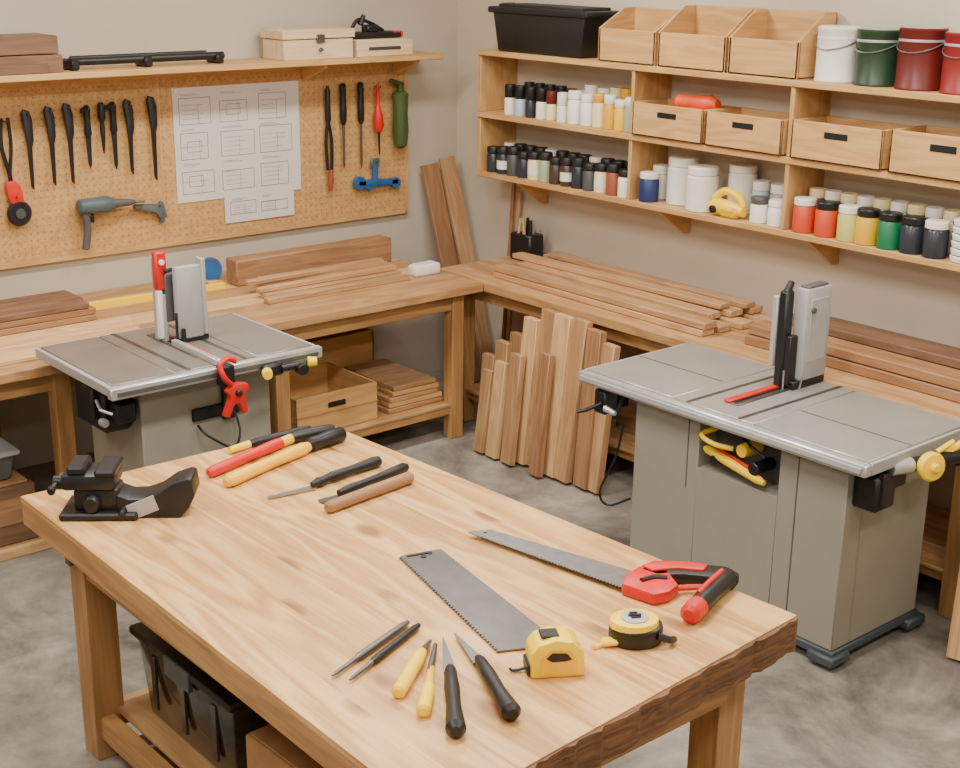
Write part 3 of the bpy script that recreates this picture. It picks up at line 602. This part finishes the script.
o.box((5.45,YP,1.30),(.34,.03,.045),BLUE,rot=(0,.05,0),bev=.012,seg=2);o.lathe((5.30,YP+.015,1.31),[(0,.045),(.03,.045)],BLUE,(0,-1,0));o.lathe((5.60,YP+.015,1.285),[(0,.036),(.03,.036)],BLUE,(0,-1,0));o.tube([(5.43,YP,1.30),(5.43,YP,1.42)],.02,BLUE);o.box((5.43,YP,1.435),(.07,.02,.06),TEAL,bev=.01);o.prism([(5.30,1.30),(5.38,1.25),(5.44,1.29)],YP-.012,YP+.012,BLUE,'xz');o.done()
o=O('power_drill');hang(o,3.5,1.40);y=YP-.03
o.rod((3.30,y,1.37),(3.52,y,1.37),[(0,.03),(.05,.045),(.8,.05),(1,.035)],TEAL);o.rod((3.52,y,1.37),(3.66,y,1.365),[(0,.03),(.5,.022),(.7,.022),(1,.01)],GREYD);o.cyl((3.64,y,1.365),(3.72,y,1.36),.007,.006,STEELD)
o.tube(o.smooth([(3.33,y,1.35),(3.35,y,1.25),(3.33,y,1.12)]),.022,GREYD,10);o.box((3.38,y-.01,1.30),(.02,.02,.05),BLACK);o.done()
o=O('bar_clamp');hang(o,3.82,1.32)
o.box((3.76,YP,1.32),(.2,.03,.03),GREYD,rot=(0,.1,0),bev=.006);o.box((3.84,YP,1.28),(.03,.03,.13),TEAL,bev=.008);o.prism([(3.70,1.31),(3.72,1.33),(3.85,1.33),(3.87,1.25),(3.83,1.24),(3.80,1.28)],YP-.02,YP+.01,TEAL,'xz',bev=.004);o.done()
# ---- on the left wall shelf
SZ=2.15
o=O('wood_block_stack')
for k in range(2):o.b2(2.4,3.19-.02*k,7.24,7.5,SZ+k*.10,SZ+.095+k*.10,W_DARK)
o.b2(2.4,3.1,7.22,7.24,SZ,SZ+.05,W_DARK);o.done()
o=O('clamp_rail')
o.cyl((3.26,7.32,SZ+.045),(4.22,7.32,SZ+.045),.022,.022,BLACK);o.cyl((3.3,7.40,SZ+.06),(4.15,7.40,SZ+.06),.012,.012,BLACKM)
for x in (3.28,3.72,4.18):o.box((x,7.35,SZ+.03),(.05,.14,.06),BLACK,bev=.01)
o.done()
o=O('wooden_box');o.b2(4.59,5.10,7.24,7.48,SZ,SZ+.12,W_PALEBOX);o.b2(4.58,5.11,7.23,7.49,SZ+.125,SZ+.18,W_PALEBOX);o.b2(4.82,4.88,7.222,7.235,SZ+.10,SZ+.15,STEELD);o.cyl((4.85,7.235,SZ+.06),(4.85,7.215,SZ+.06),.012,.012,STEELD);o.done()
o=O('wooden_box');o.b2(5.13,5.57,7.24,7.48,SZ,SZ+.105,W_PALEBOX);o.b2(5.22,5.47,7.235,7.24,SZ+.04,SZ+.06,STEELD,bev=.001);o.done()
o=O('camera_clamp')
o.box((5.34,7.36,SZ+.127),(.38,.12,.04),BLACK,bev=.01);o.box((5.32,7.36,SZ+.165),(.10,.08,.05),BLACK,bev=.012);o.tube(o.smooth([(5.16,7.36,SZ+.14),(5.22,7.36,SZ+.22),(5.32,7.36,SZ+.20),(5.42,7.36,SZ+.15)]),.012,BLACK);o.cyl((5.24,7.36,SZ+.19),(5.27,7.36,SZ+.25),.02,.014,BLACKM);o.cyl((5.46,7.32,SZ+.13),(5.54,7.32,SZ+.13),.02,.02,RED);o.done()
# ---------------------------------------------------------------- right wall shelving
o=O('storage_shelving')
XF=5.87;ZT,ZM,ZB=2.19,1.795,1.41
for z in (ZT,ZM,ZB):o.b2(XF,6.199,2.4,6.95,z-.035,z,W_SHELF)
for y in (6.935,5.57,4.44,3.2):
    o.b2(XF+.01,6.199,y-.013,y+.013,ZB,ZM-.035,W_SHELF,ax=2);o.b2(XF+.01,6.199,y-.013,y+.013,ZM,ZT-.035,W_SHELF,ax=2)
for y in (6.6,5.36,4.30,3.0):
    o.prism([(6.199,ZB-.035),(5.93,ZB-.035),(5.93,ZB-.055),(6.15,ZB-.20),(6.199,ZB-.20)],y-.012,y+.012,W_SHELF,'xz')
o.done()
XI=5.99
def jar(o,x,y,z,r,h,body,cap,ch=.22,kind=0):
    c=h*ch
    o.lathe((x,y,z),[(0,r*.9),(.004,r),(h-c-.014,r),(h-c-.002,r*.86)],body,seg=16)
    o.lathe((x,y,z+h-c),[(-.002,r*.9),(.002,r*.97),(c*.85,r*.97),(c,r*.9)],cap,seg=16)
    if kind:o.lathe((x,y,z+h*.18),[(0,r*1.01),(h*.32,r*1.01)],WHITE,seg=16)
o=O('paint_bottles')
bl=[(6.70,.036,.19,WHITE,BLACK),(6.60,.036,.19,LBLUE,BLACK),(6.50,.036,.19,JARDK,BLACK),(6.40,.036,.19,WHITE,BLACK),(6.31,.036,.18,CREAM,MAROON),(6.21,.036,.18,WHITE,WHITE)]
for y,r,h,b,c in bl:
    jar(o,XI-.05,y,ZM,r,h,b,c,.42);jar(o,XI+.09,y-.03,ZM,r,h*1.05,b,c,.42)
for y,r,h,b,c in [(6.10,.05,.20,WHITE,WHITE),(5.99,.048,.19,WHITE,WHITE),(5.89,.045,.20,CREAM,MUST),(5.80,.045,.20,MUST,WHITE),(5.71,.045,.18,YEL2,WHITE),(5.63,.042,.2,SAGE,WHITE)]:
    jar(o,XI-.05,y,ZM,r*.92,h,b,c,.25);jar(o,XI+.08,y-.01,ZM,r*.95,h*1.15,WHITE,b,.25)
o.done()
o=O('paint_jars')
cols=[JARDK,JARDK,JARBR,DGREY,WHITE,JARDK,CREAM,JARBR,CREAM,DKBLUE,DGREY,SAGE,JARDK,TERR]
y=6.84;i=0
while y>5.64:
    jar(o,XI-.06,y,ZB,.046,.165+.01*(i%3),cols[(i*5)%14],BLACK,.25,kind=(i%3==1));jar(o,XI+.06,y-.03,ZB,.046,.185,cols[(i*3+2)%14],BLACK if i%4 else WHITE,.25);y-=.10;i+=1
o.done()
o=O('paint_jars')
jar(o,XI-.05,5.46,ZB,.058,.17,DKBLUE,WHITE,.2,0);jar(o,XI+.07,5.48,ZB,.05,.2,WHITE,WHITE,.25)
jar(o,XI+.05,5.29,ZB,.09,.27,WHITE,WHITE,.18);jar(o,XI-.02,5.08,ZB,.09,.25,WHITE,WHITE,.18);jar(o,XI+.11,4.90,ZB,.08,.27,WHITE,WHITE,.15)
jar(o,XI-.04,4.65,ZB,.052,.14,WHITE,DGREY,.25);jar(o,XI-.04,4.53,ZB,.052,.14,WHITE,WHITE,.25);jar(o,XI+.09,4.62,ZB,.055,.2,SAGE,WHITE,.25);jar(o,XI+.09,4.75,ZB,.05,.2,LBLUE,WHITE,.25);jar(o,XI+.1,4.51,ZB,.05,.18,CREAM,WHITE,.25)
o.done()
o=O('cordless_sander')
o.rod((XI-.06,4.97,ZB+.05),(XI-.06,4.74,ZB+.045),[(0,.03),(.15,.05),(.6,.044),(1,.03)],YEL);o.tube(o.smooth([(XI-.06,4.95,ZB+.09),(XI-.06,4.88,ZB+.14),(XI-.06,4.78,ZB+.12),(XI-.06,4.75,ZB+.07)]),.022,YEL,10);o.box((XI-.08,4.82,ZB+.03),(.06,.12,.06),MUST,bev=.015);o.cyl((XI-.12,4.92,ZB+.04),(XI-.10,4.92,ZB+.04),.022,.022,BLACK);o.done()
o=O('paint_jars')
L2=[(4.34,ORRED,WHITE),(4.20,ORRED,BLACK),(4.06,YG,WHITE),(3.95,MUST,BLACK),(3.82,BRGREEN,BLACK),(3.69,JARDK,BLACK),(3.56,JARDK,WHITE)]
for y,b,c in L2:
    jar(o,XI-.06,y,ZB,.06,.18,b,c,.2)
for k in range(9):
    y=4.36-.1*k;jar(o,XI+.07,y,ZB,.047,.215,[MAROON,ORRED,CANRED,CREAM,SAGE,LBLUE,YG,DGREY,WHITE][k],WHITE if k%2 else CREAM,.22)
for k in range(6):o.lathe((XI-.02,3.40,ZB+k*.035),[(0,.07),(.004,.085),(.026,.088),(.03,.08)],WHITE,seg=22)
jar(o,XI-.04,3.22,ZB,.07,.2,WHITE,WHITE,.2);jar(o,XI+.08,3.52,ZB,.05,.17,DGREY,BLACK)
o.done()
def drawer(y0,y1,z,h,x0=XF-.015,x1=6.15):
    o=openbox('storage_drawer',x0,x1,y0,y1,z,z+h,W_BOX,.014);ym=(y0+y1)/2
    o.b2(x0-.003,x0+.001,ym-.07,ym+.07,z+h*.62,z+h*.78,SLOT,bev=.001);o.done()
drawer(5.01,5.54,ZM,.19);drawer(4.47,4.99,ZM,.19);drawer(3.86,4.41,ZM,.20);drawer(3.24,3.82,ZM,.21);drawer(2.6,3.17,ZM,.21)
o=O('orange_sander');o.rod((5.98,5.32,ZM+.20),(6.0,5.03,ZM+.205),[(0,.03),(.1,.05),(.5,.045),(.8,.055),(1,.03)],ORANGE);o.box((5.99,5.18,ZM+.10),(.12,.2,.165),ORANGE,bev=.02);o.done()
def bin_(y0,y1,h):
    o=O('slanted_bin');x0,x1=XF+.01,6.18;t=.014
    o.b2(x0,x1,y0,y1,ZT,ZT+t,W_BOX);o.b2(x0,x0+t,y0,y1,ZT,ZT+.19,W_BOX);o.b2(x1-t,x1,y0,y1,ZT,ZT+h,W_BOX)
    for y in (y0,y1-t):o.prism([(x0,ZT),(x1,ZT),(x1,ZT+h),(x1-.10,ZT+h),(x0,ZT+.19)],y,y+t,W_BOX,'xz',ax=0)
    o.done()
bin_(5.41,5.86,.30);bin_(4.90,5.39,.33);bin_(4.42,4.88,.33)
o=O('storage_bin');o.box((6.02,6.40,ZT+.13),(.28,.84,.26),BLACK,taper=.9,bev=.015,seg=2);o.box((6.02,6.40,ZT+.255),(.31,.9,.04),BLACK,bev=.012,seg=2);o.box((6.02,6.40,ZT+.282),(.24,.76,.02),RUB);o.box((6.02,6.82,ZT+.27),(.1,.03,.05),GREYD);o.done()
def can(y,m,r=.108,h=.27,lid=ALU):
    o=O('paint_can');o.lathe((6.0,y,ZT),[(0,r*.96),(.004,r),(.014,r),(.018,r*.975),(h-.02,r*.975),(h-.016,r),(h-.004,r),(h,r*.95)],m,seg=32)
    o.lathe((6.0,y,ZT+h-.006),[(0,r*.9),(.008,r*.9),(.010,r*.86)],lid,seg=32);o.lathe((6.0,y,ZT+h*.78),[(0,r*.99),(.006,r*.995),(.012,r*.99)],lid,seg=32)
    o.tube([(6.0-(r+.004)*math.cos(a),y+(r+.004)*math.sin(a),ZT+h*.78-.05*math.cos(a)) for a in [-1.5+3*i/10 for i in range(11)]],.003,STEEL,6);o.done()
can(4.27,WHITE,lid=WHITE);can(4.035,CANGREEN);can(3.79,MAROON,.114,.29);can(3.545,CANRED,.112,.28);can(3.3,CANRED)
# ---------------------------------------------------------------- lights
def fixture(x,y,e):
    o=O('ceiling_light');o.b2(-.7,.7,-.2,.2,-.06,0,WHITE,bev=.01);o.done((x,y,ZC))
    l=bpy.data.lights.new('lamp','AREA');l.shape='RECTANGLE';l.size=1.3;l.size_y=.36;l.energy=e;l.color=(1,.95,.87)
    ob=bpy.data.objects.new('ceiling_lamp',l);ob.location=(x,y,ZC-.065);bpy.context.collection.objects.link(ob)
for x,y,e in ((.2,.6,50),(.2,3.2,55),(.2,5.7,50),(2.6,.6,55),(2.6,3.2,105),(2.6,5.7,75),(4.8,.6,45),(4.8,3.2,60),(4.6,5.7,62)):fixture(x,y,e)
w=bpy.data.worlds.new('World');bpy.context.scene.world=w;w.use_nodes=True;w.node_tree.nodes['Background'].inputs[0].default_value=(.9,.92,1,1);w.node_tree.nodes['Background'].inputs[1].default_value=.3
# ---------------------------------------------------------------- camera
cd=bpy.data.cameras.new('camera');cam=bpy.data.objects.new('camera',cd);bpy.context.collection.objects.link(cam)
# ---- put the floor at z=0 and bring everything to real-world size
K=.88
for ob in bpy.data.objects:
    if ob.type=='MESH':
        ob.location=(ob.location+Vector((0,0,-FL)))*K
        ob.data.transform(Matrix.Scale(K,4))
    elif ob.type=='LIGHT':
        ob.location=(ob.location+Vector((0,0,-FL)))*K
        ob.data.size*=K;ob.data.size_y*=K;ob.data.energy*=K*K
R=Vector((.76311,-.64617,.01124));U=Vector((.1886,.23931,.95245));F=Vector((.61813,.72471,-.30449))
M=Matrix((R,U,-F)).transposed().to_4x4();M.translation=Vector((0,0,2.83-FL))*K;cam.matrix_world=M
cd.sensor_width=36;cd.lens=1372.12/960*36;cd.clip_start=.05
bpy.context.scene.camera=cam
